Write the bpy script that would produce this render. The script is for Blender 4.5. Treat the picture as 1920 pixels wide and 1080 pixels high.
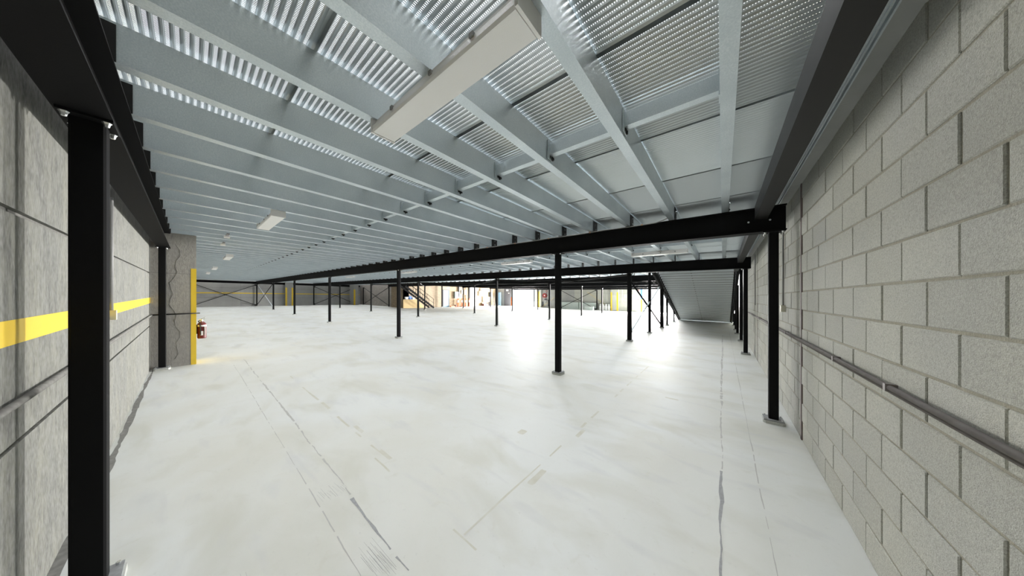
import bpy, math, random
from mathutils import Vector
random.seed(7)
S = bpy.context.scene
for o in list(bpy.data.objects):
    bpy.data.objects.remove(o)

# ------------------------------------------------------------------ camera, sky, sun, exposure
TH = math.radians(38.96)
cd = bpy.data.cameras.new('camera'); cam = bpy.data.objects.new('camera', cd)
S.collection.objects.link(cam)
cam.location = (0, 0, 1.53); cam.rotation_euler = (math.radians(90), 0, TH)
cd.sensor_width = 36; cd.lens = 488.7 / 1920 * 36; cd.shift_y = 14.45 / 1920
cd.clip_start = .02; cd.clip_end = 300
S.camera = cam
S.view_settings.view_transform = 'Standard'; S.view_settings.look = 'None'
S.view_settings.gamma = 1; S.view_settings.use_curve_mapping = False
S.view_settings.exposure = 0.22
W = bpy.data.worlds.new('overcast_sky'); S.world = W; W.use_nodes = True
W.node_tree.nodes['Background'].inputs[0].default_value = (.93, .97, 1, 1)
W.node_tree.nodes['Background'].inputs[1].default_value = 1.35
sd = bpy.data.lights.new('roof_daylight', 'SUN'); sd.energy = 28.0; sd.angle = math.radians(70)
sd.color = (.97, .985, 1)
so = bpy.data.objects.new('roof_daylight', sd); S.collection.objects.link(so)
so.rotation_euler = (math.radians(-18), math.radians(-12), 0); so.location = (-10, 10, 12)


def door_light(name, x0, x1, y, z1, power, col):
    ld = bpy.data.lights.new(name, 'AREA'); ld.shape = 'RECTANGLE'
    ld.size = x1 - x0; ld.size_y = z1; ld.energy = power; ld.color = col
    lo = bpy.data.objects.new(name, ld); S.collection.objects.link(lo)
    lo.location = ((x0 + x1) / 2, y, z1 / 2 - .2); lo.rotation_euler = (math.radians(-90), 0, 0)
    return lo


door_light('daylight_of_centre_doorway', -24.0, -19.9, 30.6, 2.9, 9000, (1, .98, .95))
door_light('daylight_of_ramp_doorway', -6.4, .4, 30.6, 2.9, 16000, (1, .985, .96))

S.cycles.max_bounces = 8; S.cycles.diffuse_bounces = 5; S.cycles.glossy_bounces = 3
S.cycles.transparent_max_bounces = 12
S.cycles.sample_clamp_indirect = 6; S.cycles.use_denoising = True
S.cycles.caustics_reflective = False; S.cycles.caustics_refractive = False


# ------------------------------------------------------------------ materials
def mat(name, col, rough=.5, metal=0.0, noise=None, bump=0, bscale=60, var=0, spec=.5, stretch=(1, 1, 1), rnd=0):
    m = bpy.data.materials.new(name); m.use_nodes = True
    nt = m.node_tree; N = nt.nodes; L = nt.links
    b = N['Principled BSDF']
    b.inputs['Base Color'].default_value = (*col, 1); b.inputs['Roughness'].default_value = rough
    b.inputs['Metallic'].default_value = metal
    b.inputs['Specular IOR Level'].default_value = spec
    if noise or bump or rnd:
        tc = N.new('ShaderNodeTexCoord'); mp = N.new('ShaderNodeMapping')
        geo = N.new('ShaderNodeNewGeometry')
        L.new(geo.outputs['Position'], mp.inputs['Vector']); mp.inputs['Scale'].default_value = stretch
    last = None
    if noise:
        for k, (sc, det, amt, c2) in enumerate(noise):
            nz = N.new('ShaderNodeTexNoise'); nz.inputs['Scale'].default_value = sc; nz.inputs['Detail'].default_value = det
            L.new(mp.outputs[0], nz.inputs['Vector'])
            rp = N.new('ShaderNodeMapRange'); rp.inputs['From Min'].default_value = .5 - .15; rp.inputs['From Max'].default_value = .5 + .22
            rp.inputs['To Max'].default_value = amt
            L.new(nz.outputs['Fac'], rp.inputs['Value'])
            mx = N.new('ShaderNodeMix'); mx.data_type = 'RGBA'
            L.new(rp.outputs[0], mx.inputs['Factor'])
            if last is None: mx.inputs[6].default_value = (*col, 1)
            else: L.new(last, mx.inputs[6])
            mx.inputs[7].default_value = (*c2, 1)
            last = mx.outputs[2]
    if rnd:
        oi = N.new('ShaderNodeObjectInfo'); mr = N.new('ShaderNodeMapRange')
        mr.inputs['To Min'].default_value = 1 - rnd; mr.inputs['To Max'].default_value = 1 + rnd
        L.new(oi.outputs['Random'], mr.inputs['Value'])
        vm = N.new('ShaderNodeVectorMath'); vm.operation = 'SCALE'
        if last is None: vm.inputs[0].default_value = col
        else: L.new(last, vm.inputs[0])
        L.new(mr.outputs[0], vm.inputs['Scale']); last = vm.outputs[0]
    if last is not None: L.new(last, b.inputs['Base Color'])
    if bump:
        nz = N.new('ShaderNodeTexNoise'); nz.inputs['Scale'].default_value = bscale; nz.inputs['Detail'].default_value = 4
        L.new(mp.outputs[0], nz.inputs['Vector'])
        bp = N.new('ShaderNodeBump'); bp.inputs['Strength'].default_value = bump; bp.inputs['Distance'].default_value = .01
        L.new(nz.outputs['Fac'], bp.inputs['Height']); L.new(bp.outputs[0], b.inputs['Normal'])
    return m


M = {}
M['black'] = mat('black_painted_steel', (.006, .006, .0065), .7, spec=.12, bump=.04, bscale=150)
M['soft_black'] = mat('worn_black_steel', (.0075, .007, .0065), .5, spec=.35)
M['galv'] = mat('galvanised_steel', (.63, .70, .735), .36, .62, noise=[(140, 2, .6, (.86, .91, .93)), (3, 3, .5, (.50, .57, .61))], bump=.05, bscale=260)
M['galv_ramp'] = mat('galvanised_ramp_steel', (.84, .88, .9), .45, .15, noise=[(2, 3, .35, (.72, .78, .81))])  # paler copy of the galvanised steel, door light on the ramp put into its colour
M['white_metal'] = mat('white_enamel', (.88, .875, .86), .35)
M['diffuser'] = mat('prismatic_diffuser', (.91, .905, .89), .3, bump=.15, bscale=500)
M['bolt'] = mat('zinc_bolt', (.75, .77, .78), .25, .9)
M['grout'] = mat('grey_grout', (.52, .53, .50), .8, noise=[(30, 4, .5, (.4, .4, .38))], bump=.3, bscale=90)
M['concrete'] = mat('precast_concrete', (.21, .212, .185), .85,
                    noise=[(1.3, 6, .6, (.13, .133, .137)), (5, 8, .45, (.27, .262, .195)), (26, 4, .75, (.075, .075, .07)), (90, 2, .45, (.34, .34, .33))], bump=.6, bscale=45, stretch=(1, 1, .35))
M['concrete_far'] = mat('far_precast_concrete', (.36, .36, .35), .85, noise=[(.8, 5, .6, (.25, .25, .25)), (4, 5, .3, (.42, .42, .38))], stretch=(1, 1, .6))  # mottled mid-grey concrete for the far wall and part of the back wall
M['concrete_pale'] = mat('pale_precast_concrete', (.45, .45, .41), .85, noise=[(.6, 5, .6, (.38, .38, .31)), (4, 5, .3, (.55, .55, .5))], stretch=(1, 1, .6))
M['groove'] = mat('dirty_joint_sealant', (.16, .155, .145), .9, noise=[(25, 4, .6, (.3, .3, .28))])
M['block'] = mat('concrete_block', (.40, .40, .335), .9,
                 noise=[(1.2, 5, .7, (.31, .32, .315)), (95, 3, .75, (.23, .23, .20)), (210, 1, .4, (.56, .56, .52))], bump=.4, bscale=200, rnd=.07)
M['mortar'] = mat('block_mortar', (.32, .305, .24), .95, noise=[(40, 4, .5, (.21, .20, .165))], bump=.5, bscale=120)
M['yellow'] = mat('yellow_safety_paint', (.80, .56, .035), .55, noise=[(8, 4, .3, (.66, .45, .05))])
M['rust'] = mat('brown_sealant_strip', (.115, .085, .08), .8, noise=[(30, 5, .6, (.2, .17, .16))], stretch=(1, 1, .3))
M['conduit'] = mat('grey_conduit', (.25, .25, .245), .5)
M['brown_conduit'] = mat('dull_brown_conduit', (.17, .15, .145), .6, noise=[(12, 4, .5, (.25, .235, .225))])
M['cream'] = mat('cream_plastic', (.62, .60, .48), .5)
M['plate'] = mat('dusty_steel_plate', (.22, .225, .23), .6, noise=[(25, 4, .6, (.4, .41, .41))])
M['pilaster'] = mat('pilaster_concrete', (.37, .355, .325), .85, noise=[(1.1, 6, .6, (.27, .26, .25)), (6, 8, .5, (.42, .40, .35)), (30, 4, .5, (.2, .195, .18))], bump=.3, bscale=60, stretch=(1, 1, .5))
M['red'] = mat('red_enamel', (.13, .012, .010), .35)
M['white'] = mat('white_paper', (.82, .82, .8), .7)
M['orange'] = mat('orange_plastic', (.85, .13, .02), .5)
M['blue_door'] = mat('blue_door_paint', (.19, .33, .47), .5)
M['blue'] = mat('blue_plastic', (.06, .16, .42), .5)
M['grey_green'] = mat('grey_green_cabinet', (.33, .40, .37), .5)
M['pale_sheet'] = mat('pale_green_white_sheet', (.62, .70, .66), .6, noise=[(2, 3, .4, (.74, .76, .72))])
M['ply'] = mat('tan_plywood', (.50, .36, .17), .7, noise=[(3, 5, .5, (.42, .30, .14))])
M['dark'] = mat('charcoal_door', (.06, .06, .07), .6)
M['filler'] = mat('grey_crack_filler', (.33, .335, .34), .8, noise=[(60, 4, .6, (.22, .22, .22))])
M['faint'] = mat('faint_floor_joint', (.40, .40, .38), .8, noise=[(30, 4, .6, (.5, .5, .48))])
M['stain'] = mat('khaki_adhesive_stain', (.50, .49, .41), .6, noise=[(9, 5, .9, (.58, .58, .53))])
M['scuff'] = mat('grey_floor_scuff', (.40, .41, .43), .6, noise=[(18, 6, 1, (.53, .545, .53))], stretch=(.35, 1.6, 1))
M['copper'] = mat('copper_pipe', (.5, .25, .12), .4, .6)


def brick_mat(name, c1, c2, mort, bw, bh):
    m = bpy.data.materials.new(name); m.use_nodes = True; nt = m.node_tree; N = nt.nodes; L = nt.links
    b = N['Principled BSDF']; b.inputs['Roughness'].default_value = .9
    g = N.new('ShaderNodeNewGeometry'); sp = N.new('ShaderNodeSeparateXYZ'); L.new(g.outputs['Position'], sp.inputs[0])
    ad = N.new('ShaderNodeMath'); L.new(sp.outputs[0], ad.inputs[0]); L.new(sp.outputs[1], ad.inputs[1])
    cb = N.new('ShaderNodeCombineXYZ'); L.new(ad.outputs[0], cb.inputs[0]); L.new(sp.outputs[2], cb.inputs[1])
    br = N.new('ShaderNodeTexBrick'); L.new(cb.outputs[0], br.inputs['Vector'])
    br.inputs['Color1'].default_value = (*c1, 1); br.inputs['Color2'].default_value = (*c2, 1); br.inputs['Mortar'].default_value = (*mort, 1)
    br.inputs['Scale'].default_value = 1; br.inputs['Brick Width'].default_value = bw; br.inputs['Row Height'].default_value = bh
    br.inputs['Mortar Size'].default_value = .008
    L.new(br.outputs[0], b.inputs['Base Color'])
    return m


M['brick'] = brick_mat('cream_brickwork', (.40, .31, .21), (.31, .235, .16), (.36, .32, .26), .23, .086)
M['tanbrick'] = brick_mat('tan_brickwork', (.33, .24, .14), (.24, .17, .10), (.28, .25, .2), .23, .086)
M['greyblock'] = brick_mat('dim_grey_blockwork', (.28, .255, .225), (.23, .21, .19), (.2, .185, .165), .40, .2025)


def floor_mat():
    m = bpy.data.materials.new('painted_slab'); m.use_nodes = True; nt = m.node_tree; N = nt.nodes; L = nt.links
    b = N['Principled BSDF']; g = N.new('ShaderNodeNewGeometry')
    last = None
    def layer(scale, det, lo, hi, amt, col, st=(1, 1, 1), dist=0):
        nonlocal last
        mp = N.new('ShaderNodeMapping'); mp.inputs['Scale'].default_value = st; L.new(g.outputs['Position'], mp.inputs[0])
        nz = N.new('ShaderNodeTexNoise'); nz.inputs['Scale'].default_value = scale; nz.inputs['Detail'].default_value = det
        nz.inputs['Distortion'].default_value = dist
        L.new(mp.outputs[0], nz.inputs[0])
        r = N.new('ShaderNodeMapRange'); r.inputs[1].default_value = lo; r.inputs[2].default_value = hi; r.inputs[4].default_value = amt
        L.new(nz.outputs['Fac'], r.inputs[0])
        mx = N.new('ShaderNodeMix'); mx.data_type = 'RGBA'; L.new(r.outputs[0], mx.inputs[0])
        if last is None: mx.inputs[6].default_value = (.63, .645, .625, 1)
        else: L.new(last, mx.inputs[6])
        mx.inputs[7].default_value = (*col, 1); last = mx.outputs[2]
        return nz
    layer(.7, 5, .42, .66, .8, (.575, .572, .515), dist=.6)
    layer(1.6, 6, .52, .68, .75, (.53, .53, .47), st=(.6, 1.2, 1), dist=.5)
    layer(3.0, 7, .56, .70, .4, (.50, .51, .52), st=(.5, 1.8, 1), dist=.3)
    layer(9, 5, .62, .8, .35, (.50, .49, .42), dist=1)
    n = layer(40, 3, .66, .8, .3, (.42, .42, .40))
    L.new(last, b.inputs['Base Color'])
    b.inputs['Roughness'].default_value = .42; b.inputs['Specular IOR Level'].default_value = .45
    nz = N.new('ShaderNodeTexNoise'); nz.inputs['Scale'].default_value = 2.5; nz.inputs['Detail'].default_value = 6
    L.new(g.outputs['Position'], nz.inputs[0])
    r = N.new('ShaderNodeMapRange'); r.inputs[3].default_value = .5; r.inputs[4].default_value = .72; L.new(nz.outputs['Fac'], r.inputs[0]); L.new(r.outputs[0], b.inputs['Roughness'])
    bp = N.new('ShaderNodeBump'); bp.inputs['Strength'].default_value = .08; bp.inputs['Distance'].default_value = .01
    L.new(nz.outputs['Fac'], bp.inputs['Height']); L.new(bp.outputs[0], b.inputs['Normal'])
    return m


M['floor'] = floor_mat()

RIB = .034


def deck_mat():
    """galvanised ribbed plank punched with a row of slots along every rib"""
    m = bpy.data.materials.new('perforated_galvanised_deck'); m.use_nodes = True; nt = m.node_tree; N = nt.nodes; L = nt.links
    b = N['Principled BSDF']; out = N['Material Output']
    b.inputs['Metallic'].default_value = .7; b.inputs['Roughness'].default_value = .32
    oi = N.new('ShaderNodeObjectInfo'); cr = N.new('ShaderNodeMapRange')
    cr.inputs[3].default_value = .68; cr.inputs[4].default_value = 1.1; L.new(oi.outputs['Random'], cr.inputs[0])
    vm = N.new('ShaderNodeVectorMath'); vm.operation = 'SCALE'; vm.inputs[0].default_value = (.70, .75, .77)
    L.new(cr.outputs[0], vm.inputs['Scale']); L.new(vm.outputs[0], b.inputs['Base Color'])
    tc = N.new('ShaderNodeTexCoord'); sp = N.new('ShaderNodeSeparateXYZ'); mo = N.new('ShaderNodeMapping'); mo.inputs['Location'].default_value = (0, -.016, 0); L.new(tc.outputs['Object'], mo.inputs[0]); L.new(mo.outputs[0], sp.inputs[0])
    def band(sock, pitch, lo, hi):
        d = N.new('ShaderNodeMath'); d.operation = 'DIVIDE'; d.inputs[1].default_value = pitch; L.new(sock, d.inputs[0])
        f = N.new('ShaderNodeMath'); f.operation = 'FRACT'; L.new(d.outputs[0], f.inputs[0])
        a = N.new('ShaderNodeMath'); a.operation = 'GREATER_THAN'; a.inputs[1].default_value = lo; L.new(f.outputs[0], a.inputs[0])
        c = N.new('ShaderNodeMath'); c.operation = 'LESS_THAN'; c.inputs[1].default_value = hi; L.new(f.outputs[0], c.inputs[0])
        p = N.new('ShaderNodeMath'); p.operation = 'MULTIPLY'; L.new(a.outputs[0], p.inputs[0]); L.new(c.outputs[0], p.inputs[1])
        return p.outputs[0]
    p = N.new('ShaderNodeMath'); p.operation = 'MULTIPLY'
    p0 = N.new('ShaderNodeMath'); p0.operation = 'MULTIPLY'
    L.new(band(sp.outputs[0], .0105, .35, .68), p0.inputs[0]); L.new(band(sp.outputs[1], RIB, .14, .56), p0.inputs[1])
    lim = N.new('ShaderNodeMath'); lim.operation = 'LESS_THAN'; lim.inputs[1].default_value = .984; L.new(sp.outputs[1], lim.inputs[0])
    lo = N.new('ShaderNodeMath'); lo.operation = 'GREATER_THAN'; lo.inputs[1].default_value = 0; L.new(sp.outputs[1], lo.inputs[0])
    p1 = N.new('ShaderNodeMath'); p1.operation = 'MULTIPLY'; L.new(lim.outputs[0], p1.inputs[0]); L.new(lo.outputs[0], p1.inputs[1])
    L.new(p0.outputs[0], p.inputs[0]); L.new(p1.outputs[0], p.inputs[1])
    tr = N.new('ShaderNodeBsdfTransparent'); mx = N.new('ShaderNodeMixShader')
    L.new(p.outputs[0], mx.inputs[0]); L.new(b.outputs[0], mx.inputs[1]); L.new(tr.outputs[0], mx.inputs[2])
    L.new(mx.outputs[0], out.inputs[0])
    return m


M['deck'] = deck_mat()


# ------------------------------------------------------------------ mesh helpers
class MB:
    def __init__(s): s.v = []; s.f = []; s.mi = []
    def quadbox(s, p, mi=0):
        n = len(s.v); s.v += [tuple(q) for q in p]
        for a in ((0, 3, 2, 1), (4, 5, 6, 7), (0, 1, 5, 4), (1, 2, 6, 5), (2, 3, 7, 6), (3, 0, 4, 7)):
            s.f.append(tuple(n + i for i in a)); s.mi.append(mi)
        return s
    def box(s, x0, x1, y0, y1, z0, z1, mi=0):
        return s.quadbox([(x0, y0, z0), (x1, y0, z0), (x1, y1, z0), (x0, y1, z0), (x0, y0, z1), (x1, y0, z1), (x1, y1, z1), (x0, y1, z1)], mi)
    def bar(s, a, b, w, h, mi=0, up=(0, 0, 1)):
        a = Vector(a); b = Vector(b); d = (b - a).normalized(); u = Vector(up)
        if abs(d.dot(u)) > .98: u = Vector((1, 0, 0))
        r = d.cross(u).normalized() * w / 2; t = r.cross(d).normalized() * h / 2
        return s.quadbox([a - r - t, a + r - t, a + r + t, a - r + t, b - r - t, b + r - t, b + r + t, b - r + t], mi)
    def tube(s, pts, r, n=10, mi=0, cap=True):
        pts = [Vector(p) for p in pts]; rs = r if isinstance(r, (list, tuple)) else [r] * len(pts); base = len(s.v)
        for i, p in enumerate(pts):
            d = (pts[min(i + 1, len(pts) - 1)] - pts[max(i - 1, 0)]).normalized()
            u = Vector((0, 0, 1)) if abs(d.z) < .9 else Vector((1, 0, 0))
            x = d.cross(u).normalized(); y = x.cross(d).normalized()
            for k in range(n):
                a = 2 * math.pi * k / n; s.v.append(tuple(p + x * math.cos(a) * rs[i] + y * math.sin(a) * rs[i]))
        for i in range(len(pts) - 1):
            for k in range(n):
                a = base + i * n + k; b2 = base + i * n + (k + 1) % n
                s.f.append((a, b2, b2 + n, a + n)); s.mi.append(mi)
        if cap:
            s.f.append(tuple(base + k for k in range(n))); s.mi.append(mi)
            s.f.append(tuple(base + (len(pts) - 1) * n + k for k in reversed(range(n)))); s.mi.append(mi)
        return s
    def prism(s, prof, axis, a, b, mi=0):
        """prof: 2D outline; axis 'x' (prof = y,z), 'y' (prof = x,z) or 'z' (prof = x,y)"""
        n = len(s.v); k = len(prof)
        for t in (a, b):
            for (p, q) in prof:
                s.v.append({'x': (t, p, q), 'y': (p, t, q), 'z': (p, q, t)}[axis])
        for i in range(k):
            j = (i + 1) % k; s.f.append((n + i, n + j, n + k + j, n + k + i)); s.mi.append(mi)
        s.f.append(tuple(n + i for i in reversed(range(k)))); s.mi.append(mi)
        s.f.append(tuple(n + k + i for i in range(k))); s.mi.append(mi)
        return s
    def mesh(s, name, mats, smooth=False):
        me = bpy.data.meshes.new(name); me.from_pydata(s.v, [], s.f)
        for m in (mats if isinstance(mats, (list, tuple)) else [mats]): me.materials.append(m)
        me.polygons.foreach_set('material_index', s.mi)
        if smooth: me.polygons.foreach_set('use_smooth', [True] * len(s.f))
        me.update()
        import bmesh
        bm = bmesh.new(); bm.from_mesh(me); bmesh.ops.recalc_face_normals(bm, faces=bm.faces); bm.to_mesh(me); bm.free()
        return me
    def obj(s, name, mats, parent=None, loc=(0, 0, 0), smooth=False):
        return put(name, s.mesh(name, mats, smooth), parent, loc)


def put(name, me, parent=None, loc=(0, 0, 0)):
    o = bpy.data.objects.new(name, me); S.collection.objects.link(o); o.location = loc
    if parent: o.parent = parent
    return o


def tag(o, label=None, cat=None, group=None, kind=None):
    if label: o['label'] = label
    if cat: o['category'] = cat
    if group: o['group'] = group
    if kind: o['kind'] = kind
    return o


def thing(name, label, cat, loc=(0, 0, 0), group=None):
    o = put(name, None, None, loc); o.empty_display_size = .2
    return tag(o, label, cat, group)


def struct(name, mb, m, label=None, loc=(0, 0, 0)):
    o = mb.obj(name, m, None, loc); o['kind'] = 'structure'
    if label: tag(o, label)
    return o


def copy_tree(o, parent=None, loc=None):
    c = o.copy(); S.collection.objects.link(c); c.parent = parent
    if loc is not None: c.location = loc
    for ch in list(o.children): copy_tree(ch, c)
    return c


ORD = ['first', 'second', 'third', 'fourth', 'fifth', 'sixth', 'seventh', 'eighth', 'ninth', 'tenth']
def ordn(n):
    return ORD[n - 1] if n <= 10 else '%d%s' % (n, {1: 'st', 2: 'nd', 3: 'rd'}.get(n % 10 if n % 100 not in (11, 12, 13) else 0, 'th'))


XR, YL, XF, YB, XB = .67, -.48, -39.6, 30.0, -27.2     # right, left, far, back and brick side walls
ZD = 2.90                                                # underside of the deck
ZB0, ZB1 = 2.375, 2.685                                  # primary beams
ROWS = [-.32, 4.58, 9.65, 14.76, 19.71, 24.24, 29.6]

# ------------------------------------------------------------------ floor
fl = struct('floor', MB().box(XF - .3, XR + .3, YL - .3, 46, -.3, 0), M['floor'], 'pale grey painted concrete warehouse floor, scuffed and cracked')


def strip(axis, c, a, b, wmin, wmax, m, step=.06, gap=.0, wob=.01, name='crack_filler', z=.0012):
    """jagged thin strip of filler lying on the slab along x or y"""
    mb = MB(); t = a; d = 1 if b > a else -1; prev = None; w = (wmin + wmax) / 2; off = 0
    while (t - b) * d < 0:
        w = min(wmax, max(wmin, w + random.uniform(-1, 1) * (wmax - wmin) * .35)); off = max(-wob, min(wob, off + random.uniform(-1, 1) * wob * .5))
        cur = (t, c + off - w / 2, c + off + w / 2)
        if prev and random.random() > gap:
            q = [(prev[0], prev[1]), (cur[0], cur[1]), (cur[0], cur[2]), (prev[0], prev[2])]
            if axis == 'y': q = [(y, x) for x, y in q]
            n = len(mb.v); mb.v += [(x, y, z) for x, y in q]; mb.f.append((n, n + 1, n + 2, n + 3)); mb.mi.append(0)
        prev = cur; t += d * step * random.uniform(.6, 1.4)
    return mb.obj(name, m, fl)


strip('x', .765, -1.1, -2.2, .006, .034, M['filler'], gap=.08)
strip('x', .77, -2.2, -8.5, .006, .022, M['faint'], gap=.1)
strip('x', .582, -1.2, -8.0, .003, .007, M['faint'], gap=.1, wob=.004)
strip('y', -.005, 1.6, 3.0, .006, .03, M['filler'], gap=.05)
strip('y', -.01, 3.0, 14, .004, .035, M['faint'], gap=.15)
strip('y', .235, 1.8, 16, .003, .009, M['faint'], gap=.1, wob=.004)
strip('x', 1.08, -1.15, -2.6, .004, .016, M['stain'], gap=.3, step=.14, name='adhesive_stain')
strip('x', 1.16, -2.0, -6.5, .01, .035, M['stain'], gap=.6, step=.2, name='adhesive_stain')
strip('y', -1.28, 1.1, 6.5, .006, .03, M['stain'], gap=.5, step=.22, name='adhesive_stain')
for (x, y, w, d) in [(-1.22, 1.85, .075, .30), (-1.24, 2.75, .06, .26), (-1.75, 2.35, .11, .13), (-2.5, 1.17, .3, .05), (-.6, 4.6, .25, .06), (-3.2, 1.2, .3, .05)]:
    mb = MB(); n = 12; mb.v = [(x + w * .5 * max(-.75, min(.75, 1.2 * math.cos(k * 6.283 / n))) * random.uniform(.85, 1.1), y + d * .5 * max(-.75, min(.75, 1.2 * math.sin(k * 6.283 / n))) * random.uniform(.9, 1.1), .0011) for k in range(n)]
    mb.f = [tuple(range(n))]; mb.mi = [0]; mb.obj('adhesive_stain', M['stain'], fl)
for (x0, x1, y0, y1) in [(-1.72, -1.38, .62, .72), (-2.45, -2.25, .6, .78), (-2.05, -1.75, .02, .2)]:
    mb = MB()
    for k in range(16):
        yy = y0 + (y1 - y0) * (k + random.uniform(.1, .9)) / 16; xa = x0 + random.uniform(0, .5) * (x1 - x0); xb = x1 - random.uniform(0, .4) * (x1 - x0); hh = random.uniform(.0005, .0015)
        n = len(mb.v); mb.v += [(xa, yy, .0011), (xb, yy + .01, .0011), (xb, yy + .01 + hh, .0011), (xa, yy + hh, .0011)]; mb.f.append((n, n + 1, n + 2, n + 3)); mb.mi.append(0)
    tag(mb.obj('trowel_scuff', M['filler'], fl), kind='stuff')
# drain-like dirt edge at the foot of the left wall
strip('x', YL + .03, -1.6, -8.6, .012, .05, M['groove'], step=.08, name='edge_dirt')

# ------------------------------------------------------------------ right wall of concrete blocks
CH = .2025; BL = .40
wr = struct('wall_right', MB().box(XR + .006, XR + .25, YL - .3, 46, -.2, 2.83), M['mortar'], 'grey concrete block wall in stretcher bond')


def block_mb(w, h, d=.012, c=.004):
    m = MB(); a, b = w / 2, h / 2
    m.v = [(0, -a + c, -b + c), (0, a - c, -b + c), (0, a - c, b - c), (0, -a + c, b - c), (c, -a, -b), (c, a, -b), (c, a, b), (c, -a, b),
           (d + .02, -a, -b), (d + .02, a, -b), (d + .02, a, b), (d + .02, -a, b)]
    for k in (0, 4):
        for i in range(4):
            j = (i + 1) % 4; m.f.append((k + i, k + j, k + 4 + j, k + 4 + i))
    m.f.append((0, 1, 2, 3)); m.mi = [0] * 9
    return m


bme = [block_mb(BL - g, CH - g2).mesh('block', M['block']) for g, g2 in ((.010, .010), (.013, .012), (.009, .013))]
far = MB()
for n in range(14):
    off = 1.56 if n % 2 else 1.76
    k0 = int(math.floor((YL - off) / BL)); y = off + k0 * BL
    while y < 44:
        yc = y + BL / 2; zc = n * CH + CH / 2; px = XR + random.uniform(-.0015, .0025)
        if YL + .2 < yc and abs(yc - 4.22) < BL / 2 - .02:   # cut blocks at the movement joint
            for (a, b) in ((y + .005, 4.22 - .02), (4.22 + .02, y + BL - .005)):
                if b - a > .05: block_mb(b - a, CH - .011).obj('block', M['block'], wr, (px, (a + b) / 2, zc))
        elif 1.0 < yc < 8.9:
            put('block', random.choice(bme), wr, (px, yc, zc))
        elif yc > YL:
            b = block_mb(BL - .01, CH - .011); s0 = len(far.v)
            far.v += [(v[0] + px, v[1] + yc, v[2] + zc) for v in b.v]; far.f += [tuple(s0 + i for i in f) for f in b.f]; far.mi += b.mi
        y += BL
o = far.obj('block', M['block'], wr); o['kind'] = 'stuff'
MB().box(XR - .004, XR + .03, 4.195, 4.245, 0, 2.83).obj('joint_sealant', M['rust'], wr)
MB().box(XR - .003, XR + .03, 8.8, 8.83, 0, 2.83).obj('joint_sealant', M['rust'], wr)
# pencil-thin mortar drips: ledge and trim on top of the wall
tr = struct('trim_1', MB().box(.582, XR + .25, YL, 29.9, 2.80, 3.2), mat('rendered_ledge', (.43, .44, .43), .85, noise=[(6, 5, .5, (.36, .365, .36))], bump=.2), 'rendered concrete ledge running along the top of the block wall')
MB().box(XR + .02, XR + .25, YL - .3, 46, 3.2, 6).obj('upper_wall', M['mortar'], wr)

g = thing('deck_edge_angle', 'galvanised deck edge angle bolted along the block wall ledge', 'edge trim', (.52, 0, 2.78))
MB().box(-.03, .058, -.45, 12.5, 0.02, .028).box(.050, .058, -.45, 12.5, -.004, .028).box(.036, .042, -.45, 12.5, .008, .022).obj('flange', M['galv'], g)
for k in range(14):
    y = .35 + k * .9
    for dy in (0, .045): MB().tube([(0, y + dy, .021), (0, y + dy, .006)], .006, 6).obj('screw', M['groove'], g)

c = thing('wall_conduit', 'dull brown pipe clipped along the block wall at hip height', 'pipe', (.648, 0, 1.098))
MB().tube([(0, 0, 0), (0, 26, 0)], .013, 8).obj('pipe', M['brown_conduit'], c, smooth=True)
MB().tube([(.012, 0, -.026), (.012, 26, -.026)], .009, 8).obj('pipe', M['brown_conduit'], c, smooth=True)
for y in (.8, 2.2, 3.0, 4.9, 6.2, 8, 10):
    MB().box(-.017, .022, y - .012, y + .012, -.018, .018).obj('saddle', M['brown_conduit'], c)
c = thing('drop_conduit', 'grey conduit drop with cream outlet box on the block wall', 'conduit', (.65, 5.17, 1.38))
MB().tube([(0, 0, .06), (0, 0, 1.2)], .011, 8).obj('pipe', M['conduit'], c, smooth=True)
MB().box(-.025, .02, -.03, .03, -.02, .07).obj('outlet_box', M['cream'], c)
c = thing('drop_conduit', 'thin grey conduit drop on the block wall near the second column', 'conduit', (.65, 9.2, 1.38))
MB().tube([(0, 0, .0), (0, 0, 1.3)], .011, 8).obj('pipe', M['conduit'], c, smooth=True)

# ------------------------------------------------------------------ left wall of precast panels
wl = struct('wall_left', MB().box(XF - .3, XR + .25, YL - .25, YL - .02, -.2, 3.2), M['groove'], 'grey precast concrete wall with a yellow painted stripe')
MB().box(XF - .3, XR + .25, YL - .25, YL - .02, 3.2, 6).obj('upper_wall', M['concrete'], wl)
xs = [XR + .2, -8.62 + .0, -14.4, -20.6, -26.8, -33.0, XF]
for i in range(len(xs) - 1):
    for (z0, z1) in ((-.1, .842), (.862, 1.852), (1.878, 3.0)):
        x1 = xs[i] - (.004 if i else 0); x0 = xs[i + 1] + .004
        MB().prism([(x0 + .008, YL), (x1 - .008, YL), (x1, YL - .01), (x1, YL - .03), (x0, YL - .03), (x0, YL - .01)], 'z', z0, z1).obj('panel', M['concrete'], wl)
    MB().box(xs[i + 1] + .01, xs[i] - .01, YL, YL + .0015, 1.288, 1.395).obj('painted_stripe', M['yellow'], wl)
tr = struct('trim_2', MB().box(-9.1, -8.6, YL - .02, .087, 0, ZD), M['pilaster'], 'concrete pilaster standing out from the left wall')
MB().box(-8.602, -8.597, .016, .0885, .0, 2.0).obj('painted_stripe', M['yellow'], tr)
MB().box(-9.1, -8.6, .086, .0888, 0, 2.0).obj('painted_stripe', M['yellow'], tr)
MB().box(-8.601, -8.5985, YL, .087, 1.88, 1.887).obj('hairline_crack', M['groove'], tr)
pts = [(-8.5985, -.19 + .03 * math.sin(k * 1.7) + .05 * math.sin(k * .4), .15 + k * .11) for k in range(22)]
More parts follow.
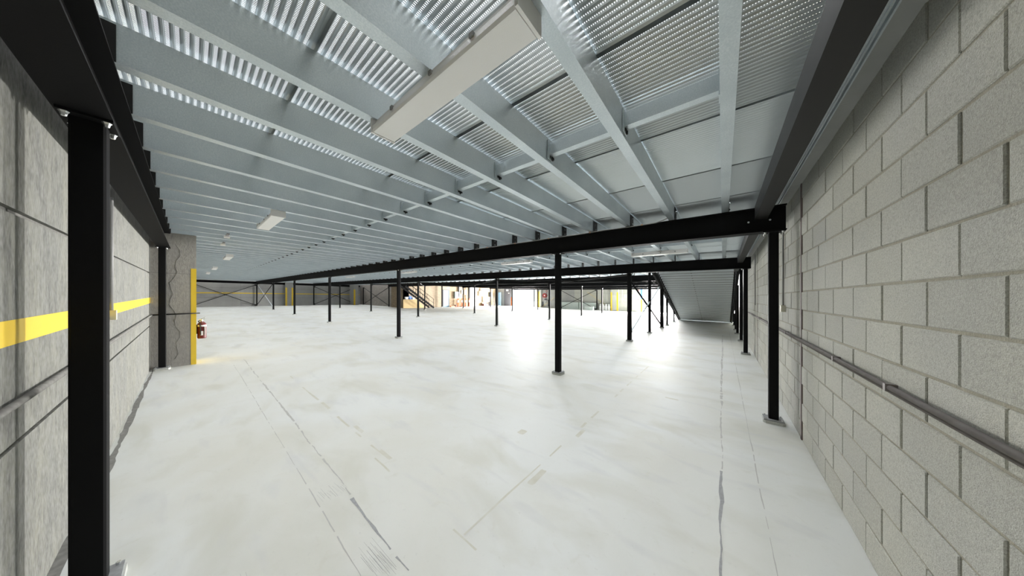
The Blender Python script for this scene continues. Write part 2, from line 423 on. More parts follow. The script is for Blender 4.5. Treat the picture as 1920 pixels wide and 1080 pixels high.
MB().tube(pts, .0022, 4).obj('hairline_crack', M['groove'], tr)
c = thing('wall_pipe', 'grey pipe running along the left precast wall at hip height', 'pipe', (0, YL + .018, 1.035))
MB().tube([(.5, 0, 0), (-8.57, 0, .02)], .014, 8).obj('pipe', M['groove'], c, smooth=True)
MB().tube([(-8.575, 0, .02), (-8.575, .6, .035)], .012, 8).obj('pipe', M['soft_black'], c, smooth=True)
c = thing('drop_conduit', 'grey conduit drop with cream outlet box on the left wall', 'conduit', (-4.47, YL + .015, 1.28))
MB().tube([(0, 0, .05), (0, 0, 1.12)], .014, 8).obj('pipe', M['conduit'], c, smooth=True)
MB().box(-.03, .03, -.015, .03, -.03, .06).obj('outlet_box', M['cream'], c)
for z in (.35, .75): MB().box(-.025, .025, -.015, .006, z, z + .02).obj('saddle', M['conduit'], c)

# ------------------------------------------------------------------ far wall, block wall, brick side wall, back wall
wf = struct('wall_far', MB().box(XF - .3, XF - .02, YL, 15.2, -.2, 4.5), M['groove'], 'dim precast concrete wall at the far end with a yellow stripe')
ys = [YL, 3.4, 7.2, 11.0, 15.1]
for i in range(4):
    for (z0, z1) in ((-.1, .92), (.935, 1.915), (1.93, 3.3)):
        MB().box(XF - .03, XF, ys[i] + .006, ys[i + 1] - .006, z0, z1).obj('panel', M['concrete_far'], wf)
MB().box(XF, XF + .003, YL, 15, 1.34, 1.44).obj('painted_stripe', M['yellow'], wf)
tr = struct('trim_3', MB().box(XF, XF + .35, 6.95, 7.65, 0, ZD), M['concrete_far'], 'concrete pilaster with yellow edges on the far wall')
for (a, b) in ((6.948, 7.10), (7.5, 7.652)): MB().box(XF + .35, XF + .353, a, b, 0, 2.1).obj('painted_stripe', M['yellow'], tr)
tr = struct('trim_4', MB().box(XF, XF + 1.5, 13.7, 14.3, 0, ZD), M['concrete_far'], 'concrete pier beside the dim block wall')
MB().box(XF + 1.5, XF + 1.503, 13.69, 13.9, 0, 2.05).obj('painted_stripe', M['yellow'], tr)
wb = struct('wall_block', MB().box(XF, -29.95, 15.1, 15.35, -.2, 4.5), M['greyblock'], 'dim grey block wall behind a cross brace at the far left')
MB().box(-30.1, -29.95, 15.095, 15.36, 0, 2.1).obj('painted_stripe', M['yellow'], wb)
wk = struct('wall_brick', MB().box(XB - .25, XB, 14.8, 30.2, -.2, 4.6), M['brick'], 'sunlit cream brick wall with a blue door')
MB().box(XB - .01, XB + .004, 21.0, 30, -.1, 4.6).obj('tan_brickwork', M['tanbrick'], wk)
struct('wall_side', MB().box(-30.1, XB, 14.8, 15.35, -.2, 4.6), M['tanbrick'], 'return of tan brick beside the stair')
wbk = struct('wall_back', MB().box(-19.55, -6.55, YB + .03, YB + .25, -.2, 4.6).box(XB, -24.2, YB + .03, YB + .25, -.2, 4.6)
             .box(XB, 1.0, YB + .03, YB + .25, 2.75, 4.6), M['groove'], 'pale precast concrete back wall between two open doorways')
for (x0, x1) in ((-19.55, -14.3), (-14.3, -9.75), (-9.75, -6.55), (XB, -24.2)):
    for (z0, z1) in ((-.1, 1.0), (1.012, 1.95), (1.962, 3.4)):
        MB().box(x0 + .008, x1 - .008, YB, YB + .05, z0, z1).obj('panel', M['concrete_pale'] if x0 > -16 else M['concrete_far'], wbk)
tr = struct('trim_5', MB().box(-9.75, -8.95, YB - .35, YB, 0, ZB1), M['concrete_pale'], 'concrete pilaster with two yellow edges on the back wall')
for (a, b) in ((-9.76, -9.6), (-9.12, -8.94)): MB().box(a, b, YB - .354, YB - .345, 0, 2.08).obj('painted_stripe', M['yellow'], tr)
tr = struct('trim_6', MB().box(-19.75, -19.0, YB - .3, YB, 0, ZB1), M['concrete_pale'], 'concrete door jamb with a yellow guard strip')
MB().box(-19.6, -19.25, YB - .304, YB - .295, 0, 2.15).obj('painted_stripe', M['yellow'], tr)
MB().bar((-18.95, YB - .004, .1), (-17.1, YB - .004, 1.36), .006, .13, up=(0, 1, 0)).obj('painted_stripe', M['yellow'], wbk)
MB().bar((-12.6, YB - .004, 2.08), (-10.5, YB - .004, .68), .006, .13, up=(0, 1, 0)).obj('painted_stripe', M['yellow'], wbk)
MB().box(-6.75, -6.6, YB - .004, YB, 1.35, 3.0).obj('painted_stripe', M['blue'], wbk)
MB().box(-6.75, -6.6, YB - .004, YB, 0, 1.35).obj('painted_stripe', M['yellow'], wbk)

# ------------------------------------------------------------------ deck
ceil = put('ceiling', None); tag(ceil, 'perforated ribbed galvanised mezzanine deck seen from below', kind='structure')
ceil.location = (0, 0, ZD)


def deck_mesh(length, width=1.018):
    mb = MB(); n = 29; seg = 6; prof = []; s0 = .016
    zz = [0, .0095, .012, .012, .0095, .001]
    for k in range(n):
        for j in range(seg): prof.append((s0 + k * RIB + RIB * (0, .10, .25, .60, .78, .97)[j], zz[j] + (.0)))
    prof += [(s0 + n * RIB, 0), (s0 + n * RIB + .002, -.002), (s0 + n * RIB + .003, .04), (width + .002, .04)]; prof = [(-.0, .04), (s0 - .003, .04), (s0 - .002, -.002)] + prof
    for t in (0, length): mb.v += [(t, y, z) for y, z in prof]
    k = len(prof)
    for i in range(k - 1): mb.f.append((i, i + 1, k + i + 1, k + i)); mb.mi.append(0)
    return mb.mesh('deck_panel', M['deck'])


dm = {}
def deck_panel(x0, x1, y0, y1):
    key = (round(x1 - x0, 2), round(y1 - y0, 3))
    if key not in dm: dm[key] = deck_mesh(key[0], key[1])
    put('deck_panel', dm[key], ceil, (x0, y0, 0))


PL = .615 * 8
y = -.44 - .14
j = 0
while y < 29.5:
    y1 = y + 1.02
    x1 = .5 if y < 12.0 else -2.55
    xe = XF if y < 14.2 else -23.6
    x = x1 if x1 > 0 else x1
    first = True
    while x > xe + .3:
        nx = max(x - (PL if not (first and x1 > 0) else .055 + PL + .44), xe)
        deck_panel(nx, x - .003, y, y1); x = nx; first = False
    y = y1; j += 1

struct('sun_blocker', MB().box(-28.6, -18.5, 13.5, 31.5, 5.2, 5.3), M['galv'], 'added unseen sheet blocking the sun high over the stair well')  # added out of view to keep direct sun off the stair well

# ------------------------------------------------------------------ primary beams with cleats
WEB = lambda i: .06 - .615 * i


def ibeam_x(x0, x1, z0=0.0, z1=ZB1 - ZB0, w=.16, t=.011):
    h = w / 2; c = .005
    return MB().prism([(-h, z0), (h, z0), (h, z0 + t), (c, z0 + t), (c, z1 - t), (h, z1 - t), (h, z1), (-h, z1), (-h, z1 - t), (-c, z1 - t), (-c, z0 + t), (-h, z0 + t)], 'x', x0, x1)


cl = MB().box(0, .006, -.085, .085, .002, .19, 0)
for zz in (.05, .135): cl.tube([(.006, .0, zz), (.016, 0, zz)], .011, 6, mi=1)
cleat_me = cl.mesh('cleat', [M['soft_black'], M['bolt']])
ROWNAME = ['along the left wall', 'nearest the camera', 'second from the camera', 'third from the camera', 'fourth from the camera', 'fifth from the camera', 'against the back wall']
XEND = [.62, .60, .60, -2.2, -2.2, -2.2, .6]
XBEG = [-39.5, -39.5, -39.5, -30.8, -23.3, -23.3, -24.0]
for r, Y in enumerate(ROWS):
    b = thing('primary_beam', 'long black steel beam crossing the warehouse, %s' % ROWNAME[r], 'steel beam', ((XEND[r] + XBEG[r]) / 2, Y, ZB0), 'primary mezzanine beams')
    cx = (XEND[r] + XBEG[r]) / 2
    ibeam_x(XBEG[r] - cx, XEND[r] - cx).obj('beam_section', M['black'], b)
    if r < 6:
        for i in range(65):
            X = WEB(i)
            if XBEG[r] < X < XEND[r]: put('cleat', cleat_me, b, (X + .003 - cx, 0, ZB1 - ZB0))
    if r == 1:
        for x in (.26, .46): MB().tube([(x - cx, -.008, .15), (x - cx, -.02, .15)], .012, 6).obj('bolt', M['bolt'], b)
# end beam of the flat deck above the head of the ramp
b = thing('trimmer_channel', 'short galvanised trimmer channel across the head of the ramp', 'steel beam', (-.95, 12.59, ZB1))
MB().prism([(-.02, 0), (.03, 0), (.03, .005), (-.015, .005), (-.015, .2), (.03, .2), (.03, .205), (-.02, .205)], 'x', -1.5, 1.5).obj('channel_section', M['galv'], b)

# beams along the walls in the joist direction
def ybeam(name, label, X, y0, y1, z0, z1, w, m):
    b = thing(name, label, 'steel beam', (X, (y0 + y1) / 2, z0), 'edge beams'); l = (y1 - y0) / 2; t = .008; h = z1 - z0; a = w / 2
    MB().prism([(-a, 0), (a, 0), (a, t), (-a + t, t), (-a + t, h - t), (a, h - t), (a, h), (-a, h)], 'y', -l, l).obj('channel_section', m, b)
    return b


ybeam('edge_beam', 'black edge channel beside the block wall, bay nearest the camera', .372, -.24, 4.50, 2.53, 2.70, .115, M['soft_black'])
ybeam('edge_beam', 'black edge channel beside the block wall, second bay', .372, 4.66, 9.57, 2.53, 2.70, .115, M['soft_black'])
ybeam('edge_beam', 'black edge channel beside the block wall, short third bay', .372, 9.73, 12.5, 2.53, 2.70, .115, M['soft_black'])
ybeam('edge_beam', 'black edge beam along the dim far concrete wall', XF + .12, -.3, 15, 2.42, 2.66, .12, M['black'])
ybeam('edge_beam', 'black edge beam at the open side facing the brick wall', -23.5, 14.9, 29.5, 2.45, 2.69, .12, M['black'])

# ------------------------------------------------------------------ joists
def joist_mesh(l):
    w = .073; h = .203; t = .003; e = .018; a = l / 2
    return MB().prism([(0, 0), (0, h), (-w, h), (-w, h - e), (-w + t, h - e), (-w + t, h - t), (-t, h - t), (-t, t), (-w + t, t), (-w + t, e), (-w, e), (-w, 0)], 'y', -a, a).mesh('joist', M['galv'])


BAYN = ['bay nearest the camera', 'second bay from the camera', 'third bay from the camera']
for r in range(3):
    y0, y1 = ROWS[r] + (-.06 if r == 0 else .01), ROWS[r + 1] - .01
    jm = joist_mesh(y1 - y0); js = joist_mesh(12.55 - y0) if r == 2 else None
    for i in range(64):
        if r == 2 and i < 5: me, ye = js, 12.55
        else: me, ye = jm, y1
        o = put('joist', me, None, (WEB(i), (y0 + ye) / 2, ZB1 + .004))
        tag(o, 'galvanised steel joist, %s from the block wall, %s' % (ordn(i + 1), BAYN[r]), 'joist', 'joists of the ' + BAYN[r])
jl = joist_mesh(29.55 - 14.77)
for i in range(5, 39):
    o = put('joist', jl, None, (WEB(i), (29.55 + 14.77) / 2, ZB1 + .004))
    tag(o, 'long galvanised joist beyond the third bay, %s from the ramp' % ordn(i - 4), 'joist', 'joists of the deep bays')

# bridging channels between the joists at mid bay
bm = MB()
bm.prism([(-.028, .0), (.028, .0), (.028, .004), (-.024, .004), (-.024, .096), (.028, .096), (.028, .1), (-.028, .1)], 'x', 0, .535)
for x in (0, .535): bm.box(x - .004, x + .004, -.045, .045, -.035, .125)
br_me = bm.mesh('bridging_channel', M['galv'])
bm2 = MB().box(-.002, .012, -.03, .03, -.02, .0, 0).tube([(.01, 0, -.012), (.01, 0, -.034)], .01, 6, mi=0)
hook_me = bm2.mesh('hook_bracket', [M['soft_black']])
for r in range(3):
    yc = (1.97, 7.1, 12.1)[r]
    b = thing('joist_bridging', 'row of bridging channels between joists, %s' % BAYN[r], 'bridging', (-19, yc, ZB1 + .06), 'bridging rows')
    for i in range(63):
        if r == 2 and i < 5: continue
        put('bridging_channel', br_me, b, (WEB(i + 1) + .006 + 19, 0, 0))
        put('hook_bracket', hook_me, b, (WEB(i + 1) + .004 + 19, .02, 0))

# ------------------------------------------------------------------ columns
def column(X, Y, label, w=.1, top=ZB0, pad=True):
    t = thing('column', label, 'column', (X, Y, 0), 'black mezzanine columns'); a = w / 2; c = .008
    MB().prism([(-a + c, -a), (a - c, -a), (a, -a + c), (a, a - c), (a - c, a), (-a + c, a), (-a, a - c), (-a, -a + c)], 'z', .045, top - .012).obj('shaft', M['black'], t)
    MB().box(-.1, .1, -.075, .075, top - .012, top).obj('cap_plate', M['black'], t)
    MB().prism([(-.1, -.075), (-.075, -.1), (.075, -.1), (.1, -.075), (.1, .075), (.075, .1), (-.075, .1), (-.1, .075)], 'z', 0, .035).obj('grout_pad', M['grout'], t)
    MB().box(-.092, .092, -.092, .092, .035, .047).obj('base_plate', M['plate'], t)
    for sx in (-1, 1):
        for sy in (-1, 1):
            MB().tube([(sx * .078, sy * .055, top - .012), (sx * .078, sy * .055, top - .02), (sx * .078, sy * .055, top - .034)], [.016, .011, .008], 6).obj('bolt', M['bolt'], t)
            MB().tube([(sx * .073, sy * .073, .047), (sx * .073, sy * .073, .062)], .009, 6).obj('bolt', M['bolt'], t)
    return t


GX = [.49, -2.53, -8.78, -15.91, -23.13, -30.4]
column(-2.47, -.315, 'thick black steel column in the left foreground before the precast wall', .1)
column(-8.47, -.335, 'black steel column in front of the concrete pilaster', .09)
RN = ['', 'nearest beam', 'second beam', 'third beam', 'fourth beam', 'fifth beam']
for r, idx in ((1, range(6)), (2, range(6)), (3, (2, 3, 4)), (4, (2, 3, 4)), (5, (2, 3, 4))):
    for k in idx:
        column(GX[k], ROWS[r], 'black steel column under the %s, %s from the block wall' % (RN[r], ordn(k + 1)), .125 if (r, k) == (2, 1) else (.09 if k == 0 else .1))
column(-39.3, 4.58, 'black column against the far wall where the nearest beam ends')
column(-39.3, 9.65, 'black column against the far wall where the second beam ends')
column(-39.3, .1, 'black column in the near corner of the far wall')
column(-38.0, 14.85, 'black column at the left end of the dim block wall')
column(-30.75, 14.85, 'black column at the right end of the dim block wall')
column(-16.0, 29.55, 'black column on the back wall left of the crossed braces')
column(-11.3, 29.55, 'black column on the back wall right of the crossed braces')
column(-19.9, 29.4, 'black column beside the bright central doorway')
column(-26.9, 19.55, 'black post on the brick wall left of the blue door', .13, 2.6)
column(-26.9, 23.9, 'black post on the brick wall right of the traffic posts', .13, 2.6)
column(-2.47, 12.56, 'black column at the upper left corner of the ramp', .1, 2.66)
column(.52, 12.56, 'black column at the upper right corner of the ramp', .09, 2.66)

# ------------------------------------------------------------------ braces
def brace(label, a, b, m='black', w=.05, cat='brace', group='steel braces', gusset=True):
    a = Vector(a); b = Vector(b); mid = (a + b) / 2
    t = thing('brace', label, cat, mid, group)
    MB().bar(a - mid, b - mid, .012, w).bar(a - mid + Vector((0, 0, w / 2)), b - mid + Vector((0, 0, w / 2)), w * .8, .008).obj('angle_bar', M[m], t)
    for p in (a, b):
        d = (b - a).normalized() * (.1 if p is a else -.1)
        MB().bar(p - mid - d * .6, p - mid + d, .014, .16).obj('gusset', M['soft_black'], t)
    return t


z0, z1 = .12, 2.3
brace('black brace rising to the right across the far wall stripe', (XF + .25, .1, z0), (XF + .25, 4.5, z1))
brace('black brace falling to the right across the far wall stripe', (XF + .3, .1, z1), (XF + .3, 4.5, z0))
brace('black brace rising to the right between far wall and last column', (-39.2, 4.58, z0), (-30.5, 4.58, z1))
brace('pale brace falling to the right between far wall and last column', (-39.2, 4.63, z1), (-30.5, 4.63, z0), 'galv')
brace('black brace rising towards the block wall on the far wall', (XF + .25, 9.7, z0), (XF + .25, 14.3, z1))
brace('black brace falling towards the block wall on the far wall', (XF + .3, 9.7, z1), (XF + .3, 14.3, z0))
brace('black brace rising to the right before the dim block wall', (-37.9, 14.85, z0), (-30.85, 14.85, z1))
brace('black brace falling to the right before the dim block wall', (-37.9, 14.9, z1), (-30.85, 14.9, z0))
brace('thin black brace rising to the right on the back wall', (-15.9, 29.5, z0), (-11.4, 29.5, z1))
brace('thin black brace falling to the right on the back wall', (-15.9, 29.45, z1), (-11.4, 29.45, z0))
brace('grey brace falling from the column beside the ramp', (-2.53, 9.75, 2.1), (-2.45, 15.1, .15), 'black', .06)
brace('pale brace rising beside the ramp', (-2.5, 9.75, .35), (-2.42, 15.1, 2.25), 'galv', .06)
for k in (1, 2, 3):
    brace('flat ceiling brace leaning left between second and third beams, %s from the ramp' % ordn(k), (GX[k], 9.7, 2.33), (GX[k + 1], 14.7, 2.33), 'soft_black', .06)
    brace('flat ceiling brace leaning right between second and third beams, %s from the ramp' % ordn(k), (GX[k + 1], 9.7, 2.31), (GX[k], 14.7, 2.31), 'soft_black', .06)

# ------------------------------------------------------------------ ramp
RY0, RY1, RZ = 12.65, 21.75, 2.945
sl = RZ / (RY1 - RY0)
rp = thing('ramp', 'galvanised ramp sloping from the mezzanine down to the floor', 'ramp', (-.95, 21.7, 0))
ox, oy = -.95, 21.7
for (x, s) in ((-2.42, 'l'), (.46, 'r')):
    MB().quadbox([(x - .04 - ox, RY0 - .2 - oy, RZ - .2), (x + .04 - ox, RY0 - .2 - oy, RZ - .2), (x + .04 - ox, RY1 - oy, -.02), (x - .04 - ox, RY1 - oy, -.02),
                  (x - .04 - ox, RY0 - .2 - oy, RZ + .12), (x + .04 - ox, RY0 - .2 - oy, RZ + .12), (x + .04 - ox, RY1 - oy, .14), (x - .04 - ox, RY1 - oy, .14)]).obj('stringer', M['black'], rp)
MB().quadbox([(-1.42, RY0 - oy, RZ + .19), (1.38, RY0 - oy, RZ + .19), (1.38, RY1 - oy, .17), (-1.42, RY1 - oy, .17),
              (-1.42, RY0 - oy, RZ + .22), (1.38, RY0 - oy, RZ + .22), (1.38, RY1 - oy, .2), (-1.42, RY1 - oy, .2)]).obj('ramp_deck', M['galv'], rp)
rj = MB().box(-1.42, 1.38, -.010, .055, -.012, 0, 1).box(-1.42, 1.38, .0, .004, 0, .17).box(-1.42, 1.38, .05, .055, 0, .02).mesh('ramp_joist', [M['galv_ramp'], M['conduit']])  # bottom flange in darker grey: shade lines between joists put into the colour
rc = MB().box(-.03, .03, -.004, .004, -.02, .09, 0).tube([(0, -.004, .03), (0, -.012, .03)], .008, 6, mi=1).mesh('ramp_cleat', [M['soft_black'], M['bolt']])
n = 32
for i in range(n):
    y = RY0 + .15 + (RY1 - RY0 - .35) * i / (n - 1); z = RZ - (y - RY0) * sl + .0
    put('ramp_joist', rj, rp, (0, y - oy, z)); put('ramp_cleat', rc, rp, (-1.38, y - .035 - oy, z)); put('ramp_cleat', rc, rp, (1.33, y - .035 - oy, z))
    if 0 < i < n - 1: MB().box(-.03, .01, -.04, .0, -.03, 0).obj('bridging_bracket', M['conduit'], rp, (-.1, y - oy, z))
MB().quadbox([(-1.44, RY1 - oy - .04, -.0), (1.4, RY1 - oy - .04, -.0), (1.4, RY1 - oy, -.0), (-1.44, RY1 - oy, -.0), (-1.44, RY1 - oy - .04, .1), (1.4, RY1 - oy - .04, .1), (1.4, RY1 - oy, .12), (-1.44, RY1 - oy, .12)]).obj('toe_plate', M['galv_ramp'], rp)
for X, Y, nm in ((-2.42, 15.18, 'second left'), (-2.42, 16.78, 'third left'), (-2.42, 19.4, 'lowest left'), (.5, 15.0, 'second right'), (.5, 16.86, 'third right'), (.5, 19.4, 'lowest right')):
    column(X, Y, 'black post under the ramp, %s post' % nm, .09 if Y != 15.18 else .14, max(.3, RZ - (Y - RY0) * sl - .06))

# ------------------------------------------------------------------ luminaires
def luminaire(X, Y, label, L=1.22):
    t = thing('batten_light', label, 'ceiling light', (X, Y, 2.60), 'white batten lights'); a = L / 2
    d = MB().prism([(-.055, .045), (-.075, .04), (-.078, .012), (-.07, 0), (.07, 0), (.078, .012), (.075, .04), (.055, .045)], 'x', -a + .012, a - .012).obj('diffuser', M['diffuser'], t)
    MB().prism([(-.05, .045), (.05, .045), (.05, .088), (-.05, .088)], 'x', -a + .005, a - .005).obj('base_tray', M['white_metal'], t)
    for s in (-1, 1): MB().box(s * a - .007, s * a + .007, -.08, .08, -.002, .088).obj('end_cap', M['white_metal'], t)
    for x in (-a * .55, a * .1, a * .6): MB().box(x - .012, x + .012, -.084, -.07, .03, .05).obj('clip', M['conduit'], t)
    return t


luminaire(-1.20, .835, 'large white batten light nearest the camera')
luminaire(-5.50, .79, 'white batten light second from the camera in the nearest bay')
luminaire(-12.45, .78, 'small white batten light beyond the pilaster, third in the nearest bay')
luminaire(-18.9, .75, 'tiny white batten light, fourth in the nearest bay')
luminaire(-24.4, .7, 'tiny white batten light, fifth in the nearest bay')
luminaire(-1.25, 7.35, 'long pale batten light behind the nearest beam close to the block wall')
luminaire(-5.4, 6.9, 'pale batten light behind the nearest beam left of the centre column')
luminaire(-12.3, 6.95, 'pale batten light in the second bay beside the third column')
luminaire(-19.5, 6.8, 'small pale batten light deep in the second bay')
luminaire(-12.0, 12.3, 'small pale batten light in the third bay')
for (X, Y) in ((-9.3, .5), (-7.9, .48)):
    t = thing('junction_plate', 'small pale junction box fixed under the joists %s' % ('left of the third light' if X < -9 else 'near the pilaster'), 'junction box', (X, Y, 2.655))
    MB().box(-.3, .3, -.02, .02, .01, .03).obj('bracket', M['conduit'], t); MB().box(-.07, .07, -.04, .04, -.02, .012).obj('box', M['white_metal'], t)

c = thing('beam_cable', 'thin grey cable clipped along the top of the nearest beam', 'cable', (-2.5, 4.49, 2.68))
pts = [(-2.3 + .2 * k, -.006 + .003 * math.sin(k), -.005 + .003 * math.sin(k * 1.3)) for k in range(21)] + [(1.8, 0, .02), (1.88, .0, .05), (1.93, .02, .1), (1.94, .03, .2)]
MB().tube(pts, .0085, 6).obj('cable', M['conduit'], c, smooth=True)
for k in range(5): MB().box(-1.9 + k * .85, -1.88 + k * .85, -.016, .004, -.014, .006).obj('cable_tie', M['copper'], c)

# ------------------------------------------------------------------ fire extinguisher on the pilaster
e = thing('fire_extinguisher', 'red fire extinguisher with white band hanging beside the yellow pilaster edge', 'fire extinguisher', (-8.72, .165, .52))
MB().tube([(0, 0, 0), (0, 0, .008), (0, 0, .02), (0, 0, .30), (0, 0, .325), (0, 0, .345), (0, 0, .365)], [.055, .062, .065, .065, .055, .035, .02], 20).obj('cylinder', M['red'], e, smooth=False)
MB().tube([(0, 0, .255), (0, 0, .29)], .0665, 20).obj('white_band', M['white'], e)
MB().box(.05, .068, -.02, .018, .07, .16).obj('instruction_label', M['white'], e)
MB().box(.05, .068, .035, .048, .07, .25).obj('instruction_label', M['white'], e)
MB().tube([(0, 0, .36), (0, 0, .40)], .018, 10).obj('valve', M['bolt'], e)
MB().bar((-.01, -.04, .40), (.01, .045, .42), .02, .012).bar((0, -.02, .41), (0, .05, .455), .016, .008).obj('lever', M['bolt'], e)
MB().tube([(0, -.02, .39), (.03, -.05, .37), (.065, -.03, .33), (.072, -.02, .2), (.07, -.02, .08)], .008, 8).obj('hose', M['soft_black'], e, smooth=True)
MB().box(-.02, .02, -.08, -.06, .1, .3).obj('wall_bracket', M['soft_black'], e)

# ------------------------------------------------------------------ far details: stair
st = thing('stair', 'black steel open stair with handrail against the brick wall', 'stair', (-25.6, 17.2, 0))
def SP(x, t, dz=0): return (x, -3.4 * t, 2.3 * t + dz)
for x in (-.45, .45):
    MB().bar(SP(x, 0, .05), SP(x, 1, .05), .03, .2).obj('stringer', M['black'], st)
    for k in range(5): MB().tube([SP(x, .02 + k * .24, .1), SP(x, .02 + k * .24, 1.0)], .022, 6).obj('baluster', M['black'], st)
    MB().tube([SP(x, 0, 1.0), SP(x, 1, 1.0)], .022, 6).obj('handrail', M['black'], st)
    MB().tube([SP(x, 0, .55), SP(x, 1, .55)], .016, 6).obj('mid_rail', M['black'], st)
for k in range(13): MB().box(-.44, .44, -.14, .12, -.02, .02).obj('tread', M['black'], st, SP(0, (k + .5) / 13.5, .05))
p = thing('plywood_ramp_side', 'tan plywood panel with a sloping end standing under the stair', 'plywood panel', (-27.05, 15.6, 0))
MB().prism([(-1.0, 0), (-1.0, .96), (.5, .96), (1.6, .0)], 'x', -.05, .05).obj('panel', M['ply'], p)
for k, (y, z, w, h, m, lb) in enumerate([(15.0, .97, .35, .25, 'white', 'white bag on the plywood panel'), (15.4, .97, .3, .35, 'blue', 'blue tub on the plywood panel'),
                                         (15.8, .97, .28, .18, 'white', 'white parcel on the plywood panel nearest the stair foot')]):
    t = thing('storage_tub', lb, 'storage tub', (-27.05, y, z)); MB().prism([(-w / 2 * .8, 0), (w / 2 * .8, 0), (w / 2, h), (-w / 2, h)], 'x', -.12, .12).obj('body', M[m], t)
    MB().box(-.13, .13, -w / 2 - .01, w / 2 + .01, h, h + .02).obj('lid', M[m], t)
t = thing('fire_extinguisher', 'red fire extinguisher by the yellow edge of the dim block wall', 'fire extinguisher', (-29.75, 14.9, .35))
MB().tube([(0, 0, 0), (0, 0, .4), (0, 0, .48)], [.09, .09, .03], 12).obj('cylinder', M['red'], t); MB().tube([(0, 0, .48), (0, 0, .56)], .025, 8).obj('valve', M['soft_black'], t)
MB().tube([(0, 0, .3), (0, 0, .36)], .092, 12).obj('white_band', M['white'], t)

# blue door in the brick wall
d = put('door_1', None, None, (XB, 20.35, 0)); tag(d, 'light blue door in the cream brick wall', kind='structure')
MB().box(.0, .05, -.42, .42, 0, 2.1).obj('leaf', M['blue_door'], d)
MB().box(-.01, .07, -.48, -.42, 0, 2.16).box(-.01, .07, .42, .48, 0, 2.16).box(-.01, .07, -.42, .42, 2.1, 2.16).obj('frame', M['dark'], d)
MB().tube([(.05, .33, 1.0), (.11, .33, 1.0)], .025, 8).obj('handle', M['bolt'], d)
d = put('door_2', None, None, (-25.0, YB - .01, 0)); tag(d, 'dark charcoal door beside the bright central doorway', kind='structure')
MB().box(-.75, .6, -.05, 0, 0, 2.6).obj('leaf', M['dark'], d)
MB().box(.6, .72, -.06, .01, 0, 1.3).obj('orange_guard', M['orange'], d)
MB().box(-.35, .1, -.06, -.05, 2.2, 2.45).obj('notice', M['white'], d); MB().box(.05, .3, -.06, -.05, 1.85, 1.95).obj('notice', M['white'], d)

def cabinet(X, y0, y1, z0, z1, dep, m, label, name='electrical_cabinet', cat='cabinet'):
    t = thing(name, label, cat, (X, (y0 + y1) / 2, z0)); h = z1 - z0; w = (y1 - y0) / 2
    MB().box(0, dep, -w, w, 0, h).obj('body', M[m], t); MB().box(dep, dep + .02, -w + .03, w - .03, .03, h - .03).obj('door', M[m], t)
    MB().box(dep + .02, dep + .04, w - .1, w - .06, h * .45, h * .55).obj('latch', M['soft_black'], t)
    return t


cabinet(XB, 21.6, 22.15, 1.1, 1.95, .25, 'grey_green', 'grey-green electrical cabinet on the brick wall right of the blue door')
cabinet(XB, 22.8, 23.15, 1.7, 2.2, .1, 'white_metal', 'small white notice board above the traffic posts', 'notice_board', 'board')
cabinet(XB, 23.35, 23.8, 1.6, 2.2, .15, 'white_metal', 'white meter box on the brick wall next to the post', 'meter_box', 'cabinet')
t = thing('cable_coil', 'blue hose coil hanging below the white notice board', 'hose', (XB + .1, 22.5, 1.4))
MB().tube([(0, .16 * math.cos(a * .628), .2 * math.sin(a * .628)) for a in range(11)], .03, 6).obj('coil', M['blue'], t)
t = thing('wall_duct', 'dark vertical duct on the brick wall above the traffic posts', 'duct', (XB + .05, 22.4, 1.3))
MB().box(0, .15, -.1, .1, 0, 1.4).obj('duct', M['dark'], t); MB().box(-.01, .17, -.12, .12, .65, .7).obj('band', M['soft_black'], t)
post = thing('traffic_post', '', 'traffic post', (XB + .6, 22.2, 0), 'orange traffic posts by the brick wall')
MB().tube([(0, 0, .0), (0, 0, .05), (0, 0, .06), (0, 0, 1.0), (0, 0, 1.08)], [.14, .13, .07, .055, .03], 10).obj('post', M['orange'], post)
MB().tube([(0, 0, .55), (0, 0, .85)], .068, 10).obj('white_sleeve', M['white'], post)
MB().prism([(-.15, -.15), (.15, -.15), (.15, .15), (-.15, .15)], 'z', 0, .04).obj('rubber_base', M['soft_black'], post)
PY = [21.75, 22.1, 22.42, 22.74, 23.06, 23.38, 23.72]
for k, y in enumerate(PY):
    o = post if k == 0 else copy_tree(post); o.location = (XB + .6 - (.25 if k % 2 else 0), y, 0)
    o['label'] = 'orange traffic post with white sleeve, %s from the blue door' % ordn(k + 1)
t = thing('orange_barrier', 'orange folded barrier lying at the foot of the brick wall', 'barrier', (XB + .5, 21.2, 0))
MB().box(-.1, .1, -.5, .4, 0, .12).obj('board', M['orange'], t); MB().box(-.15, .15, .2, .3, 0, .25).obj('foot', M['soft_black'], t)

# clutter right of the post, on the brick wall towards the corner
t = thing('tall_panel', 'tall white panel leaning on the brick wall beside the post', 'panel', (XB + .1, 24.75, 0))
MB().box(0, .08, -.5, .5, 0, 2.6).obj('sheet', M['white'], t); MB().box(-.01, .1, -.54, -.5, 0, 2.62).obj('edge_strip', M['conduit'], t)
for (y0, y1, z0, z1, m, lb, nm, ct) in [
        (26.0, 26.6, 1.45, 2.1, 'white_metal', 'white switchboard high on the wall left of the white fridge', 'switchboard', 'cabinet'),
        (26.8, 27.5, .55, 1.55, 'white_metal', 'bright white cabinet standing in the corner clutter', 'white_cabinet', 'cabinet'),
        (26.3, 26.6, 2.15, 2.5, 'white_metal', 'white box near the ceiling above the switchboard', 'junction_box', 'cabinet'),
        (28.1, 28.5, 1.3, 2.0, 'dark', 'dark framed window box on the wall right of the white cabinet', 'wall_frame', 'frame')]:
    cabinet(XB, y0, y1, z0, z1, .3, m, lb, nm, ct)
